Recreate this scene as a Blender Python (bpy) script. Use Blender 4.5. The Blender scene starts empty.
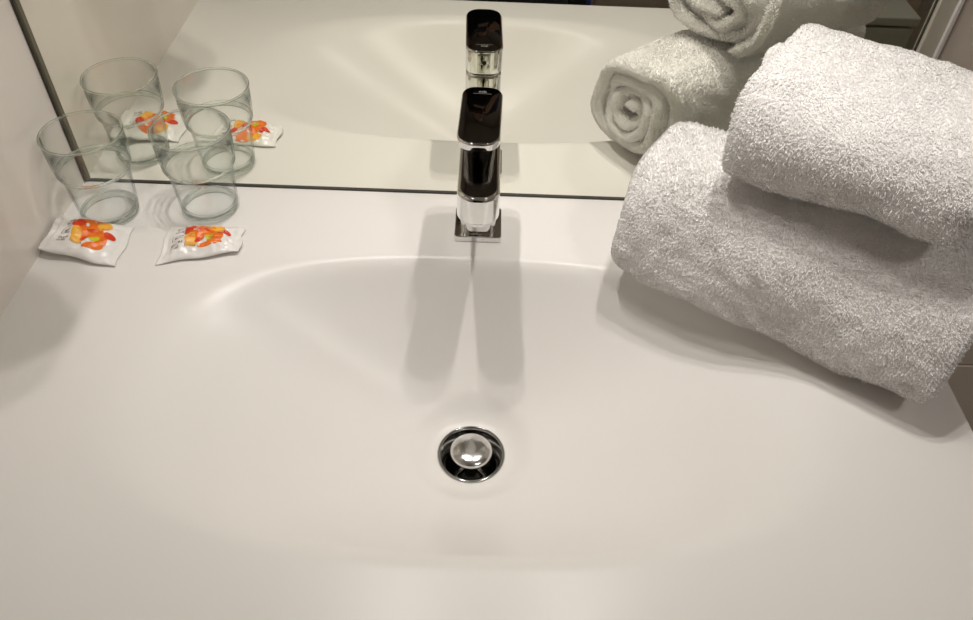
import bpy, bmesh, math, random
import numpy as np
from mathutils import Vector, Matrix
random.seed(7); rng = np.random.default_rng(7)
sc = bpy.context.scene
COL = sc.collection
PI = math.pi
# All lengths are metres. z = 0 is the top of the vanity counter, y = 0 the mirror wall,
# x = 0 the middle of the 80 cm vanity; the floor is at z = FLOOR.
FLOOR, CEIL = -0.85, 1.60
XL, XR, YF, XROOM = -0.404, 0.400, -0.463, 1.45
YROOM = -1.95

# ------------------------------------------------------------------ camera
PITCH, YAW, ROLL, FPX = 0.79604, 0.01422, 0.04482, 784.12
CAM = Vector((0.0052, -0.6535, 0.4972))
fw = Vector((math.sin(YAW)*math.cos(PITCH), math.cos(YAW)*math.cos(PITCH), -math.sin(PITCH)))
r0 = Vector((math.cos(YAW), -math.sin(YAW), 0)); u0 = r0.cross(fw)
cr = r0*math.cos(ROLL) + u0*math.sin(ROLL); cu = -r0*math.sin(ROLL) + u0*math.cos(ROLL)
cam_d = bpy.data.cameras.new('camera'); cam = bpy.data.objects.new('camera', cam_d); COL.objects.link(cam)
cam_d.sensor_fit = 'HORIZONTAL'; cam_d.sensor_width = 36; cam_d.lens = FPX/973*36
cam_d.clip_start = 0.02; cam_d.clip_end = 30
m = Matrix((cr, cu, -fw)).transposed().to_4x4(); m.translation = CAM
cam.matrix_world = m
sc.camera = cam

# ------------------------------------------------------------------ world, exposure, lamps
w = bpy.data.worlds.new('world'); sc.world = w; w.use_nodes = True
w.node_tree.nodes['Background'].inputs[0].default_value = (0.02, 0.02, 0.02, 1)
w.node_tree.nodes['Background'].inputs[1].default_value = 1.0
vs = sc.view_settings
vs.view_transform = 'Standard'; vs.look = 'None'; vs.gamma = 1; vs.use_curve_mapping = False
vs.exposure = 0.0
sc.cycles.max_bounces = 14; sc.cycles.transparent_max_bounces = 16
sc.cycles.transmission_bounces = 14; sc.cycles.glossy_bounces = 8; sc.cycles.diffuse_bounces = 6
sc.cycles.sample_clamp_indirect = 4.0
LAMP_Z = 0.92
LAMP_X = (-0.118, 0.192)
LAMP_W = 0.475
LAMP_COL = (1.0, 0.945, 0.895)

def lamp(name, loc, energy, size, rot=(0, 0, 0), spread=180, col=LAMP_COL):
    d = bpy.data.lights.new(name, 'AREA'); d.shape = 'DISK'; d.size = size; d.energy = energy; d.color = col
    d.spread = math.radians(spread)
    d.cycles.use_multiple_importance_sampling = False
    o = bpy.data.objects.new(name, d); COL.objects.link(o); o.location = loc; o.rotation_euler = rot
    return o

# ------------------------------------------------------------------ materials
def srgb(r, g, b):
    f = lambda c: (c/255/12.92) if c/255 <= .04045 else ((c/255+.055)/1.055)**2.4
    return (f(r), f(g), f(b), 1)
MATS = {}
def mat(name, col, rough=.5, metal=0., spec=.5, noise=0., nscale=30., bump=0., bscale=200., **kw):
    if name in MATS: return MATS[name]
    m = bpy.data.materials.new(name); m.use_nodes = True; MATS[name] = m
    nt = m.node_tree; p = nt.nodes['Principled BSDF']
    p.inputs['Base Color'].default_value = col if len(col) == 4 else (*col, 1)
    p.inputs['Roughness'].default_value = rough; p.inputs['Metallic'].default_value = metal
    p.inputs['Specular IOR Level'].default_value = spec
    for k, v in kw.items(): p.inputs[k.replace('_', ' ')].default_value = v
    tc = nt.nodes.new('ShaderNodeTexCoord')
    if noise:
        n = nt.nodes.new('ShaderNodeTexNoise'); n.inputs['Scale'].default_value = nscale; n.inputs['Detail'].default_value = 4
        nt.links.new(tc.outputs['Object'], n.inputs['Vector'])
        mx = nt.nodes.new('ShaderNodeMix'); mx.data_type = 'RGBA'
        c = p.inputs['Base Color'].default_value[:]
        mx.inputs['A'].default_value = tuple(max(0, x*(1-noise)) for x in c[:3]) + (1,)
        mx.inputs['B'].default_value = tuple(min(1, x*(1+noise)) for x in c[:3]) + (1,)
        nt.links.new(n.outputs['Fac'], mx.inputs['Factor']); nt.links.new(mx.outputs['Result'], p.inputs['Base Color'])
    if bump:
        n = nt.nodes.new('ShaderNodeTexNoise'); n.inputs['Scale'].default_value = bscale; n.inputs['Detail'].default_value = 5
        nt.links.new(tc.outputs['Object'], n.inputs['Vector'])
        b = nt.nodes.new('ShaderNodeBump'); b.inputs['Strength'].default_value = bump; b.inputs['Distance'].default_value = .001
        nt.links.new(n.outputs['Fac'], b.inputs['Height']); nt.links.new(b.outputs['Normal'], p.inputs['Normal'])
    return m

M_COUNTER = mat('white_solid_surface', (.80, .78, .75), .30, spec=.24, noise=.012, nscale=9)
M_LEFT = mat('white_gloss_panel', (.87, .815, .755), .22, noise=.03, nscale=7)
M_TAUPE = mat('taupe_tile', (.86, .78, .69), .35, noise=.08, nscale=14)
M_BROWN = mat('brown_tile', (.46, .385, .30), .4, noise=.12, nscale=12)
M_GROUT = mat('grout', (.20, .17, .14), .9)
M_CEIL = mat('ceiling_paint', (.72, .69, .65), .9)
M_WALLP = mat('wall_paint', (.42, .385, .345), .85)
M_CHROME = mat('chrome', (.80, .80, .79), .045, 1.0)
M_STEEL = mat('brushed_steel', (.66, .63, .53), .4, .25)
M_DARK = mat('dark_sealant', (.055, .052, .042), .55)
M_OLIVE = mat('olive_edge', (.16, .145, .10), .4)
M_BLACK = mat('black_hole', (.006, .006, .006), .6)
M_WHITEPL = mat('white_plastic', (.78, .76, .73), .3)
M_CABINET = mat('dark_wood_veneer', (.09, .062, .042), .45, noise=.25, nscale=25)
M_PAPER = mat('sachet_film', (.86, .84, .81), .28, spec=.6)
M_OR = mat('print_orange', srgb(238, 118, 22), .35, noise=.18, nscale=160)
M_RED = mat('print_red', srgb(216, 58, 22), .35, noise=.2, nscale=160)
M_YEL = mat('print_yellow', srgb(242, 178, 62), .35, noise=.12, nscale=160)
M_LIME = mat('print_lime', srgb(206, 200, 40), .35)
M_INK = mat('print_ink', srgb(78, 66, 58), .5)
M_INKL = mat('engraving', (.30, .29, .27), .5)
M_SKIN = mat('skin', (.52, .33, .24), .5, noise=.06, nscale=40)
M_HAIR = mat('hair', (.035, .024, .017), .5, noise=.3, nscale=120)
M_TOP = mat('black_jersey', (.012, .012, .015), .9, noise=.2, nscale=80)
M_TROU = mat('charcoal_cloth', (.020, .022, .024), .9, noise=.2, nscale=80)
M_BLUE = mat('blue_trim', (.03, .09, .42), .4)
M_PHONE = mat('phone_black', (.008, .008, .012), .25)
M_DOOR = mat('door_dark', (.012, .013, .017), .5)

def terry_material():
    m = mat('white_terry', (.965, .945, .93), 1.0, spec=.1, noise=.05, nscale=90, bump=.3, bscale=420)
    p = m.node_tree.nodes['Principled BSDF']
    p.inputs['Sheen Weight'].default_value = .4; p.inputs['Sheen Roughness'].default_value = .6
    return m
M_TERRY = terry_material()

def mirror_material():
    m = bpy.data.materials.new('mirror_silver'); m.use_nodes = True; nt = m.node_tree; nt.nodes.clear()
    o = nt.nodes.new('ShaderNodeOutputMaterial'); g = nt.nodes.new('ShaderNodeBsdfGlossy')
    g.inputs['Color'].default_value = (.95, .955, .875, 1); g.inputs['Roughness'].default_value = 0.0
    nt.links.new(g.outputs[0], o.inputs[0]); return m
M_MIRROR = mirror_material()

def glass_material():
    """clear thin-walled glass: sees straight through, reflects by Fresnel, greenish where the wall is seen edge-on"""
    m = bpy.data.materials.new('clear_glass'); m.use_nodes = True; nt = m.node_tree; nt.nodes.clear()
    o = nt.nodes.new('ShaderNodeOutputMaterial')
    lw = nt.nodes.new('ShaderNodeLayerWeight'); lw.inputs['Blend'].default_value = .5
    pw = nt.nodes.new('ShaderNodeMath'); pw.operation = 'POWER'; pw.inputs[1].default_value = 8.5
    nt.links.new(lw.outputs['Facing'], pw.inputs[0])
    mc = nt.nodes.new('ShaderNodeMix'); mc.data_type = 'RGBA'
    mc.inputs['A'].default_value = (.992, .998, .995, 1); mc.inputs['B'].default_value = (.10, .145, .12, 1)
    nt.links.new(pw.outputs[0], mc.inputs['Factor'])
    t = nt.nodes.new('ShaderNodeBsdfTransparent'); nt.links.new(mc.outputs['Result'], t.inputs[0])
    g = nt.nodes.new('ShaderNodeBsdfGlossy'); g.inputs['Roughness'].default_value = .02
    p5 = nt.nodes.new('ShaderNodeMath'); p5.operation = 'POWER'; p5.inputs[1].default_value = 5.0
    nt.links.new(lw.outputs['Facing'], p5.inputs[0])
    fr = nt.nodes.new('ShaderNodeMath'); fr.operation = 'MULTIPLY_ADD'; fr.inputs[1].default_value = .55; fr.inputs[2].default_value = .022
    nt.links.new(p5.outputs[0], fr.inputs[0])
    mx = nt.nodes.new('ShaderNodeMixShader')
    nt.links.new(fr.outputs[0], mx.inputs[0]); nt.links.new(t.outputs[0], mx.inputs[1]); nt.links.new(g.outputs[0], mx.inputs[2])
    nt.links.new(mx.outputs[0], o.inputs[0]); return m
M_GLASS = glass_material()
def solid_glass_material():
    m = bpy.data.materials.new('solid_glass'); m.use_nodes = True; nt = m.node_tree; nt.nodes.clear()
    o = nt.nodes.new('ShaderNodeOutputMaterial'); g = nt.nodes.new('ShaderNodeBsdfGlass')
    g.inputs['Color'].default_value = (.93, .97, .945, 1); g.inputs['IOR'].default_value = 1.5; g.inputs['Roughness'].default_value = 0
    t = nt.nodes.new('ShaderNodeBsdfTransparent'); mx = nt.nodes.new('ShaderNodeMixShader'); mx.inputs[0].default_value = .38
    nt.links.new(g.outputs[0], mx.inputs[1]); nt.links.new(t.outputs[0], mx.inputs[2])
    nt.links.new(mx.outputs[0], o.inputs[0]); return m
M_SOLID = solid_glass_material()

def emit_material(name, col, s):
    m = bpy.data.materials.new(name); m.use_nodes = True; nt = m.node_tree; nt.nodes.clear()
    o = nt.nodes.new('ShaderNodeOutputMaterial'); e = nt.nodes.new('ShaderNodeEmission')
    e.inputs[0].default_value = (*col, 1); e.inputs[1].default_value = s
    nt.links.new(e.outputs[0], o.inputs[0]); m.cycles.emission_sampling = 'NONE'; return m
M_EMIT = emit_material('lamp_diffuser', LAMP_COL, 6.0)

# ------------------------------------------------------------------ helpers
def link(name, me, material, parent=None, loc=None, smooth=False):
    o = bpy.data.objects.new(name, me); COL.objects.link(o)
    if material is not None and not me.materials: me.materials.append(material)
    if parent: o.parent = parent
    if loc is not None: o.location = loc
    if smooth: me.polygons.foreach_set('use_smooth', [True]*len(me.polygons))
    return o
def tag(o, label=None, cat=None, group=None, kind=None):
    if label: o['label'] = label
    if cat: o['category'] = cat
    if group: o['group'] = group
    if kind: o['kind'] = kind
    return o
def empty(name, loc=(0, 0, 0), rz=0, label=None, cat=None, group=None):
    o = bpy.data.objects.new(name, None); COL.objects.link(o); o.location = loc; o.rotation_euler = (0, 0, rz)
    o.empty_display_size = .02
    return tag(o, label, cat, group)
def bm_mesh(bm, name='mesh'):
    bmesh.ops.recalc_face_normals(bm, faces=bm.faces[:])
    me = bpy.data.meshes.new(name); bm.to_mesh(me); bm.free(); return me
def pymesh(v, f, name='mesh'):
    me = bpy.data.meshes.new(name); me.from_pydata([tuple(map(float, p)) for p in v], [], [tuple(map(int, q)) for q in f]); me.update(); return me
def box(bm, x0, x1, y0, y1, z0, z1, bevel=0, seg=2):
    v = [bm.verts.new((x, y, z)) for x in (x0, x1) for y in (y0, y1) for z in (z0, z1)]
    fs = [bm.faces.new([v[i] for i in q]) for q in ((0, 1, 3, 2), (4, 6, 7, 5), (0, 4, 5, 1), (2, 3, 7, 6), (0, 2, 6, 4), (1, 5, 7, 3))]
    if bevel:
        es = list({e for f in fs for e in f.edges})
        bmesh.ops.bevel(bm, geom=es, offset=bevel, segments=seg, affect='EDGES', profile=.5)
def boxobj(name, material, x0, x1, y0, y1, z0, z1, bevel=0, parent=None, seg=2):
    bm = bmesh.new(); box(bm, x0, x1, y0, y1, z0, z1, bevel, seg)
    return link(name, bm_mesh(bm, name), material, parent)
def lathe(profile, n=48, cap=True):
    bm = bmesh.new(); rings = []
    for r, z in profile:
        if r < 1e-6: rings.append([bm.verts.new((0, 0, z))])
        else: rings.append([bm.verts.new((r*math.cos(2*PI*k/n), r*math.sin(2*PI*k/n), z)) for k in range(n)])
    for a, b in zip(rings, rings[1:]):
        for k in range(n):
            k2 = (k+1) % n
            if len(a) == 1 and len(b) == 1: continue
            if len(a) == 1: bm.faces.new((a[0], b[k], b[k2]))
            elif len(b) == 1: bm.faces.new((a[k], b[0], a[k2]))
            else: bm.faces.new((a[k], b[k], b[k2], a[k2]))
    return bm
def outline_round(x0, x1, y0, y1, rf, rb, seg=10):
    """rounded rectangle in plan; rf = radius at y0 (front), rb = radius at y1 (back)"""
    pts = []
    for cx, cy, r, a0 in ((x1-rf, y0+rf, rf, -PI/2), (x1-rb, y1-rb, rb, 0), (x0+rb, y1-rb, rb, PI/2), (x0+rf, y0+rf, rf, PI)):
        for k in range(seg+1):
            a = a0+PI/2*k/seg; pts.append((cx+r*math.cos(a), cy+r*math.sin(a)))
    return pts
def prism(pts, zlo, zhi, edge=.0012, seg=3):
    """extrude a plan outline; zlo / zhi may be functions of (x, y); rounded top and bottom edges"""
    zl = zlo if callable(zlo) else (lambda x, y: zlo)
    zh = zhi if callable(zhi) else (lambda x, y: zhi)
    cx = sum(p[0] for p in pts)/len(pts); cy = sum(p[1] for p in pts)/len(pts)
    w_ = max(p[0] for p in pts)-min(p[0] for p in pts); h_ = max(p[1] for p in pts)-min(p[1] for p in pts)
    def inset(d): return [(cx+(x-cx)*(1-2*d/w_), cy+(y-cy)*(1-2*d/h_)) for x, y in pts]
    bm = bmesh.new(); rings = []
    for k in range(seg+1):
        a = PI/2*k/seg; ip = inset(edge*(1-math.sin(a)))
        rings.append([bm.verts.new((x, y, zl(x, y)+edge*(1-math.cos(a)))) for x, y in ip])
    for k in range(seg+1):
        a = PI/2*k/seg; ip = inset(edge*(1-math.cos(a)))
        rings.append([bm.verts.new((x, y, zh(x, y)-edge*(1-math.sin(a)))) for x, y in ip])
    n = len(pts)
    for a, b in zip(rings, rings[1:]):
        for k in range(n): bm.faces.new((a[k], a[(k+1) % n], b[(k+1) % n], b[k]))
    bm.faces.new(rings[0][::-1]); bm.faces.new(rings[-1])
    return bm
def auto_smooth(o, deg=35):
    me = o.data; me.polygons.foreach_set('use_smooth', [True]*len(me.polygons))
    bm = bmesh.new(); bm.from_mesh(me)
    for e in bm.edges:
        if len(e.link_faces) == 2 and e.calc_face_angle(0) > math.radians(deg): e.smooth = False
    bm.to_mesh(me); bm.free()
def sstep(t): t = np.clip(t, 0, 1); return t*t*(3-2*t)

# ------------------------------------------------------------------ room shell
def tiles(parent, material, origin, du, dv, nu, nv, su, sv, nrm, name='tile', gap=.0025, th=.008, clip=None):
    """grid of separate tiles on the parent's plane, sharing one mesh"""
    du, dv, nrm = Vector(du), Vector(dv), Vector(nrm)
    bm = bmesh.new(); box(bm, -su/2+gap/2, su/2-gap/2, -sv/2+gap/2, sv/2-gap/2, -.001, th, .0012, 1)
    me = bm_mesh(bm, name); me.materials.append(material)
    rot = Matrix((du, dv, nrm)).transposed().to_4x4()
    for i in range(nu):
        for j in range(nv):
            o = bpy.data.objects.new(name, me); COL.objects.link(o); o.parent = parent
            mm = rot.copy(); mm.translation = Vector(origin)+du*(i+.5)*su+dv*(j+.5)*sv; o.matrix_local = mm

TH = .1
fl = tag(boxobj('floor', M_GROUT, XL-TH, XROOM+TH, YROOM-TH, TH, FLOOR-TH, FLOOR-.007), 'dark brown tiled bathroom floor right of the vanity', 'floor', kind='structure')
tiles(fl, M_BROWN, (XL, YROOM, FLOOR-.008), (1, 0, 0), (0, 1, 0), 6, 6, (XROOM-XL)/6, -YROOM/6, (0, 0, 1), th=.008)
tag(boxobj('ceiling', M_CEIL, XL-TH, XROOM+TH, YROOM-TH, TH, CEIL, CEIL+TH), 'plain off-white bathroom ceiling', 'ceiling', kind='structure')
tag(boxobj('wall_left', M_LEFT, XL-TH, XL, YROOM-TH, TH, FLOOR, CEIL), 'glossy warm white wall left of the vanity', 'wall', kind='structure')
wb = tag(boxobj('wall_back', M_WALLP, XL, XROOM+TH, .006, TH, FLOOR, CEIL), 'taupe tiled wall behind the mirror', 'wall', kind='structure')
tiles(wb, M_TAUPE, (.4045, .006, FLOOR), (1, 0, 0), (0, 0, 1), 2, 8, .522, .306, (0, -1, 0), th=.008)
tag(boxobj('wall_right', M_WALLP, XROOM, XROOM+TH, YROOM, .006, FLOOR, CEIL), 'plain taupe wall on the far right', 'wall', kind='structure')
wf = tag(boxobj('wall_front', M_WALLP, XL, XROOM, YROOM-TH, YROOM, FLOOR, CEIL), 'brown tiled wall opposite the mirror', 'wall', kind='structure')
tiles(wf, M_BROWN, (.36, YROOM, FLOOR), (1, 0, 0), (0, 0, 1), 2, 8, .545, .306, (0, 1, 0), th=.010)
dr = tag(empty('door_1', (0, YROOM, FLOOR)), 'dark door in the wall opposite the mirror', 'door', kind='structure')
boxobj('door_leaf', M_DOOR, -.36, .33, .004, .03, .008, 2.02, .002, dr)
hd = empty('door_handle', (.26, .03, 1.0)); hd.parent = dr
bmh = lathe([(0, 0), (.024, 0), (.024, .006), (.009, .008), (.009, .045), (0, .045)], 24)
o_ = link('rosette', bm_mesh(bmh), M_CHROME, hd, smooth=False); o_.rotation_euler = (-PI/2, 0, 0)
boxobj('lever', M_CHROME, -.11, .01, .036, .05, -.009, .009, .004, hd)
tag(boxobj('trim_1', M_BLUE, .331, .345, YROOM, YROOM+.02, FLOOR, FLOOR+2.04, .001), 'narrow blue strip beside the dark door', 'trim', kind='structure')

# ------------------------------------------------------------------ mirror
mi = empty('wall_mirror', (0, 0, 0), 0, 'large frameless wall mirror above the basin', 'mirror')
boxobj('mirror_glass', M_MIRROR, XL+.0046, .3805, 0, .005, .0022, .86, 0, mi)
boxobj('bottom_seal', M_DARK, XL, .3815, -.0016, .006, 0.0002, .0022, 0, mi)
s = boxobj('edge_profile', M_OLIVE, XL+.0002, XL+.0045, -.003, .006, .0024, .86, .0006, mi)
boxobj('edge_bead', M_DARK, XL+.0002, XL+.0020, -.0048, -.003, .0024, .86, .0004, mi)
boxobj('edge_seal', M_DARK, .3805, .3818, -.0012, .005, .0022, .86, 0, mi)
boxobj('side_profile', M_STEEL, .3818, .3960, -.0055, .006, .0005, .86, .001, mi)
boxobj('profile_lip', M_WHITEPL, .3960, .4000, -.0085, .006, .0005, .86, .001, mi)

# ------------------------------------------------------------------ vanity top with moulded basin
DRAIN = (0.0028, -0.238); BASIN_D = .122
BA, BB_BACK, BB_FRONT, BN, BP, BYC = .285, .139, .166, 2.5, 1.95, -.238      # plan half-axes, outline power, bowl power, centre
def height(x, y):
    """moulded bowl: rounded-oblong outline, tight rim at back and front that softens towards the sides"""
    BB = np.where(y > BYC, BB_BACK, BB_FRONT)
    gx = (np.abs(x)/BA)**BN; gy = (np.abs(y-BYC)/BB)**BN
    rho = (gx+gy+1e-9)**(1/BN); side = gx/(gx+gy+1e-9)
    r = .10+.17*side
    d = np.maximum(1+r*.35-rho, 0); d = np.where(d < r, d*d/(2*r), d-r/2)
    q = np.clip(1-d, 0, 1)
    z = -BASIN_D*(1-q**BP)*(1-.50*np.clip(np.abs(x)/.275, 0, 1)**1.6)
    k = sstep((np.hypot(x-DRAIN[0], y-DRAIN[1])-.027)/.032)
    return z*k + (-BASIN_D*.985)*(1-k)
ZD = -BASIN_D*.985
def build_counter():
    r = .0035
    xs = [(x, 0.) for x in np.linspace(XL, XR-r, 262)]
    xs += [(XR-r+r*math.sin(a), -r*(1-math.cos(a))) for a in np.linspace(0, PI/2, 5)[1:]] + [(XR, -.018), (XR, -.022)]
    rf = .009
    ys = [(y, 0.) for y in np.linspace(0, YF+rf, 150)]
    ys += [(YF+rf-rf*math.sin(a), -rf*(1-math.cos(a))) for a in np.linspace(0, PI/2, 7)[1:]] + [(YF, -.018), (YF, -.022)]
    X = np.array([p[0] for p in xs]); DX = np.array([p[1] for p in xs])
    Y = np.array([p[0] for p in ys]); DY = np.array([p[1] for p in ys])
    GX, GY = np.meshgrid(X, Y); Z = height(GX, GY)+np.minimum(DX[None, :], DY[:, None])
    RX, RY = GX-DRAIN[0], GY-DRAIN[1]; RR = np.hypot(RX, RY)+1e-9
    SN = np.where((RR > .022) & (RR < .0300), .0300/RR, 1.0); GX = DRAIN[0]+RX*SN; GY = DRAIN[1]+RY*SN
    V = np.stack([GX, GY, Z], -1).reshape(-1, 3); nx = len(X); ny = len(Y)
    F = []
    for j in range(ny-1):
        for i in range(nx-1):
            a = j*nx+i
            cx, cy = (X[i]+X[i+1])/2-DRAIN[0], (Y[j]+Y[j+1])/2-DRAIN[1]
            if cx*cx+cy*cy < .0283**2: continue
            F.append((a, a+nx, a+nx+1, a+1))
    return pymesh(V, F, 'washbasin')
vt = tag(link('washbasin', build_counter(), M_COUNTER, smooth=True), 'white moulded vanity counter with integrated shallow washbasin', 'washbasin')

# cabinet that carries the top
cb = empty('vanity_cabinet', (0, 0, -.022), 0, 'dark wooden vanity cabinet under the white washbasin counter', 'cabinet')
bm = bmesh.new()
box(bm, XL+.004, XL+.022, YF+.03, 0, -.45, 0); box(bm, XR-.03, XR-.012, YF+.03, 0, -.45, 0)
box(bm, XL+.022, XR-.03, YF+.03, 0, -.45, -.432); box(bm, XL+.022, XR-.03, -.012, 0, -.432, 0)
link('cabinet_body', bm_mesh(bm), M_CABINET, cb)
for zz in (-.22, -.445):
    d_ = boxobj('drawer_front', M_CABINET, XL+.006, XR-.014, YF+.008, YF+.029, zz, zz+.212, .002, cb)
    boxobj('drawer_handle', M_CHROME, -.08, .08, YF-.010, YF+.008, zz+.18, zz+.19, .002, d_)
# drain
dn = empty('basin_drain', (DRAIN[0], DRAIN[1], ZD), 0, 'chrome pop-up drain in the middle of the basin', 'drain')
link('flange', bm_mesh(lathe([(.0312, -.0005), (.0316, .0008), (.0308, .0019), (.0296, .0020), (.0285, .0010), (.0255, -.0035), (.0228, -.0068), (.0218, -.009), (.0215, -.022)], 64)), mat('dull_chrome', (.42, .42, .41), .10, 1.0), dn, smooth=True)
link('drain_tube', bm_mesh(lathe([(.0215, -.020), (.0212, -.05), (0, -.05)], 48)), mat('drain_inside', (.10, .10, .10), .25, 1.0), dn, smooth=True)
pl = link('plug', bm_mesh(lathe([(0, .0105), (.006, .0104), (.012, .0098), (.0165, .0085), (.0190, .0068), (.0198, .0050), (.0192, .0034), (.0165, .0024), (.008, .002), (.006, -.03), (0, -.03)], 64)), mat('worn_chrome', (.72, .71, .69), .16, 1.0, noise=.2, nscale=160, bump=.15, bscale=300), dn, smooth=True)
for k in range(4):
    a = PI/4+k*PI/2
    bm = bmesh.new(); box(bm, .005, .0213, -.0016, .0016, -.018, -.012, .0004, 1)
    link('plug_rib', bm_mesh(bm), M_CHROME, dn).rotation_euler = (0, 0, a)

# ------------------------------------------------------------------ faucet
fc = empty('basin_faucet', (.0018, 0, 0), 0, 'chrome single-lever mixer tap standing behind the basin', 'faucet')
def part(name, bm, material, parent, deg=35):
    o = link(name, bm_mesh(bm, name), material, parent); auto_smooth(o, deg); return o
part('base_plate', prism(outline_round(-.0228, .0228, -.0755, -.0290, .003, .003, 6), 0.0002, .0065, .0008), M_CHROME, fc)
part('column', prism(outline_round(-.0172, .0172, -.0720, -.0325, .010, .012, 8), .0064, .0905, .0008), M_CHROME, fc)
def spout_low(x, y): return .0885 if y < -.07 else .0885
part('spout', prism(outline_round(-.0174, .0174, -.1600, -.0325, .0150, .012, 12), .0890, .1165, .0032, 6), M_CHROME, fc)
part('spout_inlay', prism(outline_round(-.0145, .0145, -.1565, -.060, .0125, .004, 10), .1164, .1169, .0002, 2), mat('dark_chrome', (.15, .135, .13), .04, 1.0), fc)
bm = lathe([(.0105, 0), (.0115, -.001), (.0115, -.006), (.0095, -.0065), (.0092, -.003), (0, -.003)], 32)
ae = part('aerator', bm, M_CHROME, fc); ae.location = (0, -.1425, .0895)
lev = empty('lever', (0, -.052, .1172), math.radians(-1.6)); lev.parent = fc
def lev_low(x, y): return .0006+.0165*float(sstep((-y-.018)/.030))
part('lever_body', prism(outline_round(-.0178, .0178, -.0690, .0195, .0140, .0120, 10), lev_low, .0248, .0016, 4), M_CHROME, lev)
part('lever_plate', prism(outline_round(-.0168, .0168, -.0680, .0185, .0132, .0112, 10), .0247, .0254, .0003, 2), mat('dark_chrome', (.15, .135, .13), .04, 1.0), lev)
bm = lathe([(0, 0), (.0022, 0), (.0022, -.0008), (0, -.0008)], 20)
sd = part('set_screw', bm, M_BLACK, lev); sd.rotation_euler = (-PI/2, 0, 0); sd.location = (0, .0197, .013)
# engraved name and rule on the lever
tcu = bpy.data.curves.new('engraved_name', 'FONT'); tcu.body = 'nvk'; tcu.size = .0050; tcu.align_x = 'CENTER'; tcu.extrude = .0001
to = bpy.data.objects.new('tmp_text', tcu); COL.objects.link(to)
bpy.context.view_layer.update()
tm = bpy.data.meshes.new_from_object(to.evaluated_get(bpy.context.evaluated_depsgraph_get()))
bpy.data.objects.remove(to); tm.materials.clear()
tx = link('engraved_name', tm, M_INKL, lev, (0, .0092, .02545))
boxobj('engraved_rule', M_INKL, -.0080, .0080, .0074, .00765, .0253, .02548, 0, lev)

# ------------------------------------------------------------------ glasses
def ring_profile(cx, cz, rx, rz, n=14, tilt=0.):
    pr = []
    for k in range(n+1):
        q = 2*PI*k/n; ex, ez = rx*math.cos(q), rz*math.sin(q)
        pr.append((cx+ex*math.cos(tilt)-ez*math.sin(tilt), cz+ex*math.sin(tilt)+ez*math.cos(tilt)))
    return pr
def ring_mesh(name, prof):
    bm = lathe(prof, 80); bmesh.ops.remove_doubles(bm, verts=bm.verts[:], dist=1e-7)
    me = bm_mesh(bm, name); me.materials.append(M_SOLID); me.polygons.foreach_set('use_smooth', [True]*len(me.polygons)); return me
WALL = [(0, .0010), (.0236, .0010), (.0238, .0066), (.0272, .0078), (.0278, .014), (.0300, .0485), (.0307, .0512), (.0334, .0560), (.0342, .0600), (.0363, .0905),
        (.0351, .0905), (.0329, .0600), (.0321, .0563), (.0295, .0518), (.0287, .0487), (.0265, .0150), (.0254, .0098), (.0230, .0082), (.012, .0076), (0, .0075)]
wme = bm_mesh(lathe(WALL, 80), 'glass_wall'); wme.materials.append(M_GLASS); wme.polygons.foreach_set('use_smooth', [True]*len(wme.polygons))
GPARTS = [('glass_wall', wme), ('rim', ring_mesh('rim', ring_profile(.0357, .0915, .00085, .0013))),
          ('step_ridge', ring_mesh('step_ridge', ring_profile(.0322, .0541, .0029, .0011, tilt=1.05))),
          ('foot', ring_mesh('foot', [(.0240, .0012), (.0246, .0002), (.0257, .0010), (.0265, .0032), (.0271, .0075), (.0262, .0082), (.0253, .0072), (.0243, .0050), (.0240, .0012)]))]
G = [((-.3597, -.0503), 'clear stepped drinking glass in the corner by the left wall'), ((-.2652, -.0375), 'clear stepped drinking glass farther from the wall, nearer the tap')]
for (gx, gy), lab in G:
    gr = empty('drinking_glass', (gx, gy, .0003), 0, lab, 'glass', 'pair of drinking glasses')
    for nm, me in GPARTS: link(nm, me, None, gr)

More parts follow.
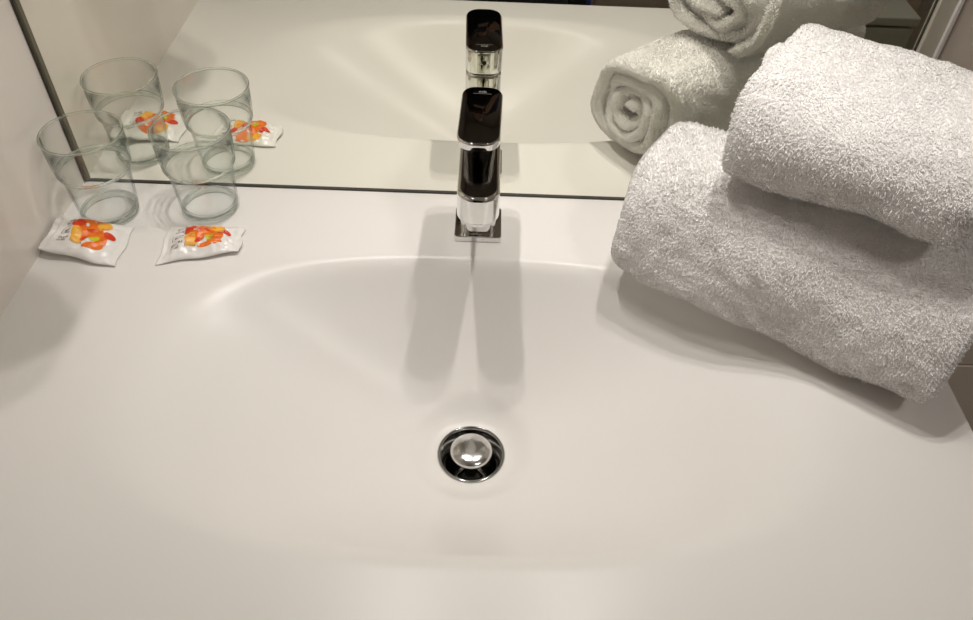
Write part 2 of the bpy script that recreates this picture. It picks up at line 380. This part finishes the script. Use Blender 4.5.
# ------------------------------------------------------------------ sachets
def snoise(seed, n=10, lo=.3, hi=1.0):
    g = np.random.default_rng(seed); k = g.normal(size=(n, 3)); k /= np.linalg.norm(k, axis=1)[:, None]
    k *= g.uniform(lo, hi, n)[:, None]; ph = g.uniform(0, 2*PI, n)
    return lambda P: np.sin(P@k.T+ph).sum(-1)/math.sqrt(n/2)
def build_sachet(label, c, lift, seed, prt, puff=.0075):
    """c: corners front-left, back-left, back-right, front-right; lift: extra height at each"""
    c = [np.array(p) for p in c]
    root = empty('sachet', (*(sum(c)/4), 0), 0, label, 'sachet', 'pair of wrapped sachets')
    org = sum(c)/4
    ns = snoise(seed, 14, 2, 7); nf = snoise(seed+1, 14, 9, 20)
    def top(u, v, off=0.):
        p = (1-u)*(1-v)*c[0]+(1-u)*v*c[1]+u*v*c[2]+u*(1-v)*c[3]
        lz = (1-u)*(1-v)*lift[0]+(1-u)*v*lift[1]+u*v*lift[2]+u*(1-v)*lift[3]
        a, b = 2*u-1, 2*v-1
        body = max(0, 1-(abs(a)/.86)**3)*max(0, 1-abs(b)**2.6)
        q = np.array([u*4, v*3, seed*1.7])
        z = .0012+lz+puff*body**.7 + .0011*ns(q)*(.3+body) + .0006*nf(q)*(.25+body)
        e = max(0, abs(a)-.86)/.14
        if e > 0: z += .0004*math.sin(v*90)
        z += .0012*e*math.sin(v*7+seed)
        wob = .0012*math.sin(9*v+seed)*(abs(a)**6), .0010*math.sin(11*u+seed)*(abs(b)**6)
        return np.array([p[0]-org[0]+wob[0], p[1]-org[1]+wob[1], max(z, .0009+lz*.6)+off])
    nu, nv = 56, 36; V = []; F = []
    for j in range(nv):
        for i in range(nu): V.append(top(i/(nu-1), j/(nv-1)))
    n0 = len(V)
    for j in range(nv):
        for i in range(nu):
            u, v = i/(nu-1), j/(nv-1); t = V[j*nu+i]
            lz = (1-u)*(1-v)*lift[0]+(1-u)*v*lift[1]+u*v*lift[2]+u*(1-v)*lift[3]
            zb = lz*.9+.0004
            V.append(np.array([t[0], t[1], min(zb, t[2]-.0003)]))
    for j in range(nv-1):
        for i in range(nu-1):
            a = j*nu+i; F.append((a, a+1, a+nu+1, a+nu)); F.append((n0+a, n0+a+nu, n0+a+nu+1, n0+a+1))
    rim = [i for i in range(nu)]+[j*nu+nu-1 for j in range(1, nv)]+[(nv-1)*nu+i for i in range(nu-2, -1, -1)]+[j*nu for j in range(nv-2, 0, -1)]
    for a, b in zip(rim, rim[1:]+rim[:1]): F.append((b, a, n0+a, n0+b))
    link('wrapper', pymesh(V, F, 'wrapper'), M_PAPER, root, smooth=True)
    # flat print, laid on the film as thin patches
    pu, pv, pw, ph = prt      # centre and size of the fruit motif in (u, v)
    def patch(name, items, material, layer):
        V, F = [], []
        for (x, y, rx, ry, rot) in items:
            b0 = len(V); n = 18; R = 4
            V.append(None); pts = [(0, 0)]
            for k in range(1, R+1):
                for q in range(n):
                    a = 2*PI*q/n; pts.append((k/R*math.cos(a), k/R*math.sin(a)))
            V.pop()
            for (px, py) in pts:
                ex, ey = px*rx, py*ry
                dx = ex*math.cos(rot)-ey*math.sin(rot); dy = ex*math.sin(rot)+ey*math.cos(rot)
                V.append(top(min(.99, max(.01, pu+(x+dx)*pw)), min(.99, max(.01, pv+(y+dy)*ph)), .00025+.00012*layer))
            for q in range(n): F.append((b0, b0+1+q, b0+1+(q+1) % n))
            for k in range(R-1):
                for q in range(n):
                    a, b = b0+1+k*n+q, b0+1+k*n+(q+1) % n
                    F.append((a, a+n, b+n, b))
        link(name, pymesh(V, F, name), material, root, smooth=True)
    patch('orange_print', [(-.08, .22, .36, .24, .05), (-.16, -.10, .24, .15, .35), (.16, -.02, .30, .12, -.1), (.12, -.36, .26, .085, .12), (.28, -.22, .16, .10, .9)], M_OR, 0)
    patch('yellow_print', [(.18, .27, .20, .15, -.5), (-.33, -.12, .12, .17, .2), (-.27, -.28, .14, .10, .1)], M_YEL, 1)
    patch('red_print', [(-.38, .16, .11, .16, -.6), (.40, .00, .14, .085, -.25), (-.02, .06, .17, .05, .1), (-.12, -.22, .10, .05, .5)], M_RED, 2)
    patch('lime_print', [(.12, -.17, .11, .075, .5)], M_LIME, 3)
    patch('white_print', [(-.20, .20, .035, .045, 0)], M_PAPER, 3)
    # ink: rows of tiny letter strokes and a small box
    g = np.random.default_rng(seed+5); V, F = [], []
    def stroke(u0, v0, u1, v1, w):
        b = len(V); du, dv = u1-u0, v1-v0; L = math.hypot(du, dv*.7)+1e-9
        nx, ny = -dv*.7/L*w, du/L*w/.7
        for (u, v) in ((u0-nx, v0-ny), (u1-nx, v1-ny), (u1+nx, v1+ny), (u0+nx, v0+ny)): V.append(top(u, v, .0003))
        F.append((b, b+1, b+2, b+3))
    lu = pu-pw*.5
    for (ua, ub, v) in ((lu-.11, lu+.02, .80), (lu-.12, lu-.01, .70), (lu-.10, lu+.0, .50), (lu-.13, lu+.02, .32), (lu-.13, lu-.02, .24), (lu+.06, lu+.20, .25)):
        u = ua
        while u < ub:
            h = .052
            k = g.integers(0, 4)
            stroke(u, v-h/2, u, v+h/2, .0035)
            if k == 1: stroke(u, v+h/2, u+.013, v+h/2, .0035)
            if k == 2: stroke(u, v, u+.013, v, .0035)
            if k == 3: stroke(u, v-h/2, u+.013, v+h/2, .0035)
            u += .0185 + (.012 if g.random() < .15 else 0)
    b0, b1, v0, v1 = lu-.135, lu+.0, .43, .575
    for a, b, c2, d in ((b0, v0, b1, v0), (b0, v1, b1, v1), (b0, v0, b0, v1)): stroke(a, b, c2, d, .003)
    link('ink_print', pymesh(V, F, 'ink_print'), M_INK, root)
    return root
build_sachet('white sachet with orange fruit print touching the left wall', [(-.4005, -.1180), (-.4005, -.0670), (-.3290, -.0740), (-.3290, -.1300)], [.010, .008, .001, .001], 3, (.60, .54, .54, .84))
build_sachet('white sachet with orange fruit print, the one nearer the basin', [(-.2925, -.1240), (-.2965, -.0700), (-.2240, -.0700), (-.2200, -.1060)], [.001, .001, .002, .005], 11, (.56, .56, .58, .90))

# ------------------------------------------------------------------ towels
def build_towel(label, center, ang, L, a, b, z0, t, turns, start, n_exp, seed, tufts, loose=.004, gap=1.04, wedge=.16, tilt=0.0, skew=0.0):
    """a towel rolled into a flattened spiral; the roll axis is local x"""
    root = empty('towel', (center[0], center[1], z0), ang, label, 'towel', 'stack of rolled white towels')
    NS = int(230*turns/1.0)
    phi = np.linspace(0, 2*PI*turns, NS); tau = phi/(2*PI)
    p = t*gap
    nse = snoise(seed, 12, .6, 1.6)
    ne = n_exp+(2.0-n_exp)*np.clip(tau/turns, 0, 1)
    A = np.maximum(a-t/2-tau*p, .006); B = np.maximum(b-t/2-tau*p*.92, .004)
    th = start+phi
    wob = 1+.10*np.clip(tau-.7, 0, 1)*np.sin(3*phi+seed)*.5
    cxs = A*wob*np.sign(np.cos(th))*np.abs(np.cos(th))**(2/ne)
    czs = B*wob*np.sign(np.sin(th))*np.abs(np.sin(th))**(2/ne)
    # even spacing along the sheet
    s_ = np.concatenate([[0], np.cumsum(np.hypot(np.diff(cxs), np.diff(czs)))])
    se = np.arange(0, s_[-1], .0032); cxs = np.interp(se, s_, cxs); czs = np.interp(se, s_, czs); ta = np.interp(se, s_, tau)
    NS = len(se)
    tx, tz = np.gradient(cxs), np.gradient(czs); l_ = np.hypot(tx, tz)+1e-12
    nx, nz = tz/l_, -tx/l_                 # outward for counter-clockwise travel
    # smooth the normals a little
    for _ in range(3):
        nx = np.convolve(np.pad(nx, 1, 'edge'), [.25, .5, .25], 'valid'); nz = np.convolve(np.pad(nz, 1, 'edge'), [.25, .5, .25], 'valid')
    edge = np.minimum(np.arange(NS), np.arange(NS)[::-1])*.0032
    tprof = t*np.sqrt(np.clip(1-(1-np.clip(edge/(t*.5), 0, 1))**2, .05, 1))
    K = max(10, int(L/.0036)); us = np.linspace(-.5, .5, K)
    V = np.zeros((K, 2, NS, 3))
    jit = loose*(np.sin(ta*2*PI*1.3+seed)+.6*np.sin(ta*2*PI*2.7+2*seed))
    for k, u in enumerate(us):
        d = (0.5-abs(u))*L
        e = math.sqrt(max(0.04, 1-(1-min(1, d/(t*.5)))**2))
        for side in (0, 1):
            off = (tprof*e/2)*(1 if side == 0 else -1)
            V[k, side, :, 0] = u*L+jit*np.sign(u)*min(1, abs(u)*2)**4*1.0
            V[k, side, :, 1] = cxs+nx*off
            V[k, side, :, 2] = czs+nz*off
    P = V.reshape(-1, 3)
    # soft lumps, sags and dents
    lo = snoise(seed+20, 12, 30, 75); lo2 = snoise(seed+21, 12, 30, 75); lo3 = snoise(seed+24, 12, 30, 75); hi_ = snoise(seed+22, 16, 150, 420); hi2 = snoise(seed+23, 16, 150, 420)
    D = np.stack([.0012*lo3(P), .0030*lo(P)+.0004*hi_(P), .0026*lo2(P)+.0004*hi2(P)], -1)
    P = P+D
    # round the roll in at its ends
    q = np.clip((np.abs(P[:, 0])/(L/2)-.72)/.28, 0, 1)**2
    P[:, 1] *= 1-.03*q; P[:, 2] *= 1-.03*q
    P[:, 1] += skew*P[:, 2]/b
    P[:, 2] = (P[:, 2]+b)*(1+wedge*np.clip(P[:, 1]/a, -1, 1))-b
    P[:, 2] = np.where(P[:, 2] < -b+.004, -b+.004+(P[:, 2]+b-.004)*.15, P[:, 2])
    P[:, 2] -= P[:, 2].min(); P[:, 2] += .0025+np.sin(tilt)*(P[:, 1]+a*.0)
    idx = lambda k, s, i: (k*2+s)*NS+i
    kk, ii = np.meshgrid(np.arange(K-1), np.arange(NS-1), indexing='ij')
    Fo = np.stack([idx(kk, 0, ii), idx(kk, 0, ii+1), idx(kk+1, 0, ii+1), idx(kk+1, 0, ii)], -1).reshape(-1, 4)
    Fi = np.stack([idx(kk, 1, ii), idx(kk+1, 1, ii), idx(kk+1, 1, ii+1), idx(kk, 1, ii+1)], -1).reshape(-1, 4)
    i1 = np.arange(NS-1); k1 = np.arange(K-1)
    c0 = np.stack([idx(0, 0, i1), idx(0, 1, i1), idx(0, 1, i1+1), idx(0, 0, i1+1)], -1)
    c1 = np.stack([idx(K-1, 0, i1), idx(K-1, 0, i1+1), idx(K-1, 1, i1+1), idx(K-1, 1, i1)], -1)
    e0 = np.stack([idx(k1, 0, 0*k1), idx(k1+1, 0, 0*k1), idx(k1+1, 1, 0*k1), idx(k1, 1, 0*k1)], -1)
    e1 = np.stack([idx(k1, 0, 0*k1+NS-1), idx(k1, 1, 0*k1+NS-1), idx(k1+1, 1, 0*k1+NS-1), idx(k1+1, 0, 0*k1+NS-1)], -1)
    F = np.concatenate([Fo, Fi, c0, c1, e0, e1])
    me = pymesh(P, F, 'towel_roll')
    link('towel_roll', me, M_TERRY, root, smooth=True)
    # terry pile: short bent loops of yarn standing on the outer turn and on the rolled ends
    turn_of = np.concatenate([np.broadcast_to(ta[:-1], kk.shape).ravel(), np.broadcast_to(ta[:-1], kk.shape).ravel(), ta[:-1], ta[:-1], np.zeros(2*(K-1))])
    is_in = np.concatenate([np.zeros(len(Fo)), np.ones(len(Fi)), np.zeros(len(F)-len(Fo)-len(Fi))])
    Q = P[F]; nrm = np.cross(Q[:, 2]-Q[:, 0], Q[:, 3]-Q[:, 1]); ar = np.linalg.norm(nrm, axis=1)/2
    nrm = nrm/(2*ar[:, None]+1e-12)
    cen = Q.mean(1); dend = L/2-np.abs(cen[:, 0])
    wgt = ar*np.where((turn_of < 1.3) & (is_in == 0), 1.0, np.where(dend < .018, .7, 0.0))
    wgt *= np.where((nrm[:, 2] < -.75) & (cen[:, 2] < .012), .1, 1)
    pick = rng.choice(len(F), tufts, p=wgt/wgt.sum())
    r1, r2 = rng.random(tufts)[:, None], rng.random(tufts)[:, None]
    q_ = Q[pick]; base = (1-r1)*(1-r2)*q_[:, 0]+r1*(1-r2)*q_[:, 1]+r1*r2*q_[:, 2]+(1-r1)*r2*q_[:, 3]
    N = nrm[pick]
    rv = rng.normal(size=(tufts, 3)); T = rv-(rv*N).sum(1)[:, None]*N
    lay = np.stack([np.sin(base[:, 0]*60+seed), np.cos(base[:, 1]*55), np.sin(base[:, 2]*70)], -1)*.7
    T = T/(np.linalg.norm(T, axis=1)[:, None]+1e-9)+lay; T /= np.linalg.norm(T, axis=1)[:, None]+1e-9
    W_ = np.cross(N, T); W_ /= np.linalg.norm(W_, axis=1)[:, None]+1e-9
    ln = rng.uniform(.0013, .0026, tufts)[:, None]; wd = rng.uniform(.00024, .00042, tufts)[:, None]
    c_a = base-N*.0008; c_b = base+N*ln*.60+T*ln*.22; c_c = base+N*ln*.62+T*ln*.75
    TV = np.stack([c_a-W_*wd, c_a+W_*wd, c_b-W_*wd, c_b+W_*wd, c_c-W_*wd*.6, c_c+W_*wd*.6], 1).reshape(-1, 3)
    TV[:, 2] = np.maximum(TV[:, 2], .0005 if tilt == 0 else -.02)
    b_ = np.arange(tufts)*6
    TF = np.concatenate([np.stack([b_, b_+1, b_+3, b_+2], -1), np.stack([b_+2, b_+3, b_+5, b_+4], -1)])
    tme = bpy.data.meshes.new('terry_pile')
    tme.vertices.add(len(TV)); tme.vertices.foreach_set('co', TV.ravel().astype(np.float32))
    tme.loops.add(len(TF)*4); tme.loops.foreach_set('vertex_index', TF.ravel().astype(np.int32))
    tme.polygons.add(len(TF)); tme.polygons.foreach_set('loop_start', (np.arange(len(TF))*4).astype(np.int32))
    tme.update(calc_edges=True); tme.validate()
    tag(link('terry_pile', tme, M_TERRY, root, smooth=True), kind='stuff')
    return root
build_towel('large rolled white terry towel lying on the counter, bottom of the stack', (.270, -.1515), math.radians(-33.4), .278, .069, .0635, 0.0, .0140, 3.5, -.9, 3.2, 4, 170000, wedge=.07, skew=.014)
build_towel('smaller rolled white terry towel resting on top of the large one', (.297, -.134), math.radians(-31), .170, .074, .0465, .1258, .0120, 3.1, -1.05, 2.8, 9, 110000, loose=.006, gap=1.06, wedge=.05, tilt=.07, skew=.004)

# ------------------------------------------------------------------ lamp over the mirror
lf = empty('mirror_lamp', (.05, 0, LAMP_Z), 0, 'slim chrome lamp bar with two spots above the mirror, each doubled by an added one', 'lamp')
boxobj('lamp_bar', M_CHROME, -.27, .27, -.012, .006, .02, .05, .003, lf)
for x in LAMP_X:
    xx = x-.05
    sp = empty('spot_head', (xx, 0, 0)); sp.parent = lf
    bm = lathe([(.0, .05), (.022, .05), (.026, .045), (.028, .004), (.026, .004), (.026, .010), (0, .010)], 32)
    for yy in (-.028, -.095):  # row nearer the wall is added, standing in for lamp light off the mirror
        h_ = part('lamp_shade', lathe([(.0, .05), (.020, .05), (.024, .045), (.026, .004), (.024, .004), (.024, .010), (0, .010)], 32), M_CHROME, sp); h_.location = (0, yy, 0)
        l_ = part('lamp_lens', lathe([(0, .0085), (.023, .0085), (.023, .0095), (0, .0095)], 32), M_EMIT, sp); l_.location = (0, yy, 0)
        lamp('mirror_spot_light', (x, yy, LAMP_Z+.006), LAMP_W, .024, spread=96)
    boxobj('lamp_arm', M_CHROME, -.006, .006, -.13, .0, .048, .056, .001, sp)
    bm.free()

# ------------------------------------------------------------------ unseen ceiling light, added as fill for the room
cl = empty('ceiling_fill_lamp', (.75, -1.0, CEIL-.03), 0, 'unseen flat round ceiling lamp added as fill light', 'lamp')
part('fill_lamp_body', lathe([(0, .03), (.15, .03), (.15, .004), (.14, .004), (.14, .010), (0, .010)], 48), M_WHITEPL, cl)
part('lamp_diffuser', lathe([(0, .004), (.139, .004), (.139, .008), (0, .008)], 48), emit_material('fill_diffuser', LAMP_COL, 1.2), cl)
lamp('ceiling_fill', (.75, -1.0, CEIL-.032), 5.0, .26)

# ------------------------------------------------------------------ low cabinet seen in the mirror
lc = empty('low_cabinet', (.69, -1.10, FLOOR), 0, 'low grey-green cabinet glimpsed at the right edge of the mirror', 'cabinet')
M_SAGE = mat('sage_paint', (.36, .37, .32), .45, noise=.04, nscale=10)
boxobj('cabinet_body', M_SAGE, -.19, .19, -.18, .182, .03, .63, .002, lc)
boxobj('cabinet_top', M_SAGE, -.195, .195, -.185, .200, .631, .65, .003, lc)
for sx in (-1, 1):
    d_ = boxobj('cabinet_door', M_SAGE, min(.0015*sx, .188*sx), max(.0015*sx, .188*sx), .183, .199, .035, .626, .002, lc)
    k_ = part('knob', lathe([(0, .022), (.008, .020), (.010, .015), (.005, .008), (.005, 0), (0, 0)], 20), M_CHROME, d_); k_.location = (.03*sx, .199, .36); k_.rotation_euler = (-PI/2, 0, 0)
    for yy in (-.15, .15): boxobj('leg', M_SAGE, sx*.17-.012, sx*.17+.012, yy-.012, yy+.012, .0005, .030, 0, lc)

# ------------------------------------------------------------------ dispenser on the left wall, above the picture; it shades the counter's left edge
dp = empty('wall_dispenser', (XL, -.148, .36), 0, 'white soap dispenser mounted on the left wall above the glasses', 'dispenser')
part('dispenser_body', prism([(y, x) for x, y in outline_round(-.052, .052, 0.0, .150, .006, .045, 10)][::-1], 0, .20, .008, 4), M_WHITEPL, dp)
part('push_plate', prism([(y, x) for x, y in outline_round(-.030, .030, .12, .156, .004, .012, 8)][::-1], .012, .075, .004, 3), M_CHROME, dp)

# ------------------------------------------------------------------ the photographer, dimly mirrored
def skinned(name, nodes, edges, material, parent, root=0, sub=2):
    me = bpy.data.meshes.new(name); me.from_pydata([n[0] for n in nodes], edges, []); me.update()
    o = link(name, me, material, parent)
    sk = o.modifiers.new('skin', 'SKIN'); sk.use_smooth_shade = True
    for i, n in enumerate(nodes):
        r = n[1]; me.skin_vertices[0].data[i].radius = r if isinstance(r, tuple) else (r, r)
    me.skin_vertices[0].data[root].use_root = True
    sb = o.modifiers.new('subdivision', 'SUBSURF'); sb.levels = sub; sb.render_levels = sub
    return o
per = empty('person', (0, -1.08, FLOOR), 0, 'person in dark clothes holding a phone, mirrored behind the counter edge', 'person')
def P_(x, y, z): return (x, y+1.08, z-FLOOR)
def chain(nodes, edges, start, pts):
    last = start
    for p, r in pts:
        nodes.append((P_(*p), r))
        if last is not None: edges.append((last, len(nodes)-1))
        last = len(nodes)-1
    return last
phone_c = CAM-fw*.0075-cr*.052-cu*.016
nb, eb = [], []
pel = chain(nb, eb, None, [((0, -1.08, .05), (.13, .10))])
chest = chain(nb, eb, pel, [((0, -1.09, .20), (.12, .09)), ((0, -1.09, .36), (.135, .10)), ((0, -1.08, .48), (.12, .085))])
neck = chain(nb, eb, chest, [((0, -1.06, .57), .055), ((0, -1.035, .63), .052), ((0, -1.005, .70), (.070, .082)), ((0, -.995, .77), (.076, .092)), ((0, -1.0, .835), (.058, .070))])
chain(nb, eb, neck-1, [((0, -.905, .745), .014), ((0, -.890, .730), .011)])
for sx in (-1, 1):
    knee = chain(nb, eb, pel, [((sx*.092, -1.08, -.03), .085), ((sx*.105, -1.06, -.38), .056), ((sx*.108, -1.08, -.60), .048), ((sx*.11, -1.09, -.77), .036)])
    chain(nb, eb, knee, [((sx*.115, -1.0, -.812), .036), ((sx*.12, -.93, -.820), .028)])
    end = phone_c+cr*sx*.080
    wr = Vector((end.x+sx*.065, end.y-.075, end.z-.045)); pm = Vector((end.x+sx*.042, end.y-.030, end.z-.012))
    arm = chain(nb, eb, chest, [((sx*.165, -1.07, .51), .058), ((sx*.235, -1.02, .36), .046), ((sx*.245, -.97, .27), .040), (tuple((Vector((sx*.245, -.97, .27))+wr)/2), .036), (tuple(wr), .026), (tuple(pm), (.032, .020))])
    for k, (ln_, off) in enumerate(((.046, .022), (.052, .008), (.048, -.007), (.038, -.021))):
        ln_ *= (1.0 if sx < 0 else .25); b = pm+cu*off+fw*.020
        chain(nb, eb, arm, [(tuple(b-cr*sx*.006), .0092), (tuple(b+fw*.004-cr*sx*(.012+ln_*.3)-fw*.002), .0086), (tuple(b-cr*sx*(.012+ln_*.62)-fw*.004), .0078)])
    t0 = pm+cu*.026-fw*.016
    chain(nb, eb, arm, [(tuple(t0-cr*sx*.004), .0105), (tuple(t0-cr*sx*.024-fw*.004), .0095), (tuple(t0-cr*sx*.044-fw*.002), .0085)])
skinned('body', nb, eb, M_SKIN, per)
nt_, et_ = [], []
c1 = chain(nt_, et_, None, [((0, -1.08, -.10), (.172, .140)), ((0, -1.08, .03), (.162, .132)), ((0, -1.09, .20), (.145, .115)), ((0, -1.09, .36), (.160, .125)), ((0, -1.08, .49), (.140, .105)), ((0, -1.065, .555), .075)])
for sx in (-1, 1):
    end = phone_c+cr*sx*.080; wr = Vector((end.x+sx*.062, end.y-.085, end.z-.052))
    chain(nt_, et_, c1-1, [((sx*.17, -1.07, .51), .074), ((sx*.235, -1.02, .36), .060), ((sx*.245, -.97, .27), .054), (tuple((Vector((sx*.245, -.97, .27))+wr)/2), .047), (tuple(wr), .036)])
skinned('pullover', nt_, et_, M_TOP, per)
nl, el = [], []
c2 = chain(nl, el, None, [((0, -1.08, .13), (.135, .105)), ((0, -1.08, .02), (.145, .115))])
for sx in (-1, 1):
    chain(nl, el, c2, [((sx*.095, -1.08, -.05), .108), ((sx*.105, -1.06, -.38), .076), ((sx*.108, -1.08, -.60), .068), ((sx*.11, -1.09, -.775), .064)])
skinned('trousers', nl, el, M_TROU, per)
for sx in (-1, 1):
    ns_, es_ = [], []
    chain(ns_, es_, None, [((sx*.11, -1.11, -.800), .044), ((sx*.113, -1.03, -.806), .042), ((sx*.12, -.93, -.814), .034)])
    skinned('shoe', ns_, es_, M_DOOR, per)
nh, eh = [], []
chain(nh, eh, None, [((0, -1.062, .715), (.070, .050)), ((0, -1.045, .775), (.082, .070)), ((0, -1.02, .832), (.072, .078)), ((0, -.965, .848), (.055, .030))])
skinned('hair', nh, eh, M_HAIR, per)
for sx in (-1, 1):
    e_ = part('eye', lathe([(0, .010), (.006, .008), (.010, 0), (.006, -.008), (0, -.010)], 16), M_WHITEPL, per); e_.location = P_(sx*.030, -.918, .772)
    ir = part('iris', lathe([(0, .0012), (.0042, .0006), (.0048, -.0006), (0, -.0012)], 16), M_HAIR, e_); ir.location = (0, .0090, -.0035); ir.rotation_euler = (-1.25, 0, 0)
    q_ = part('ear', lathe([(0, .028), (.010, .018), (.013, 0), (.008, -.020), (0, -.026)], 16), M_SKIN, per); q_.location = P_(sx*.080, -1.0, .765)
mo = part('mouth', lathe([(0, .022), (.004, .012), (.005, 0), (.004, -.012), (0, -.022)], 12), mat('lips', (.40, .16, .13), .5), per); mo.location = P_(0, -.918, .700); mo.rotation_euler = (0, PI/2, 0)

ph = empty('phone', (0, 0, 0), 0, 'black smartphone held level in the hands above the counter', 'phone')
ph.matrix_world = Matrix.Translation(phone_c) @ Matrix((cr, cu, -fw)).transposed().to_4x4()
part('phone_case', prism(outline_round(-.079, .079, -.037, .037, .010, .010, 8), -.004, .004, .0018, 3), M_PHONE, ph)
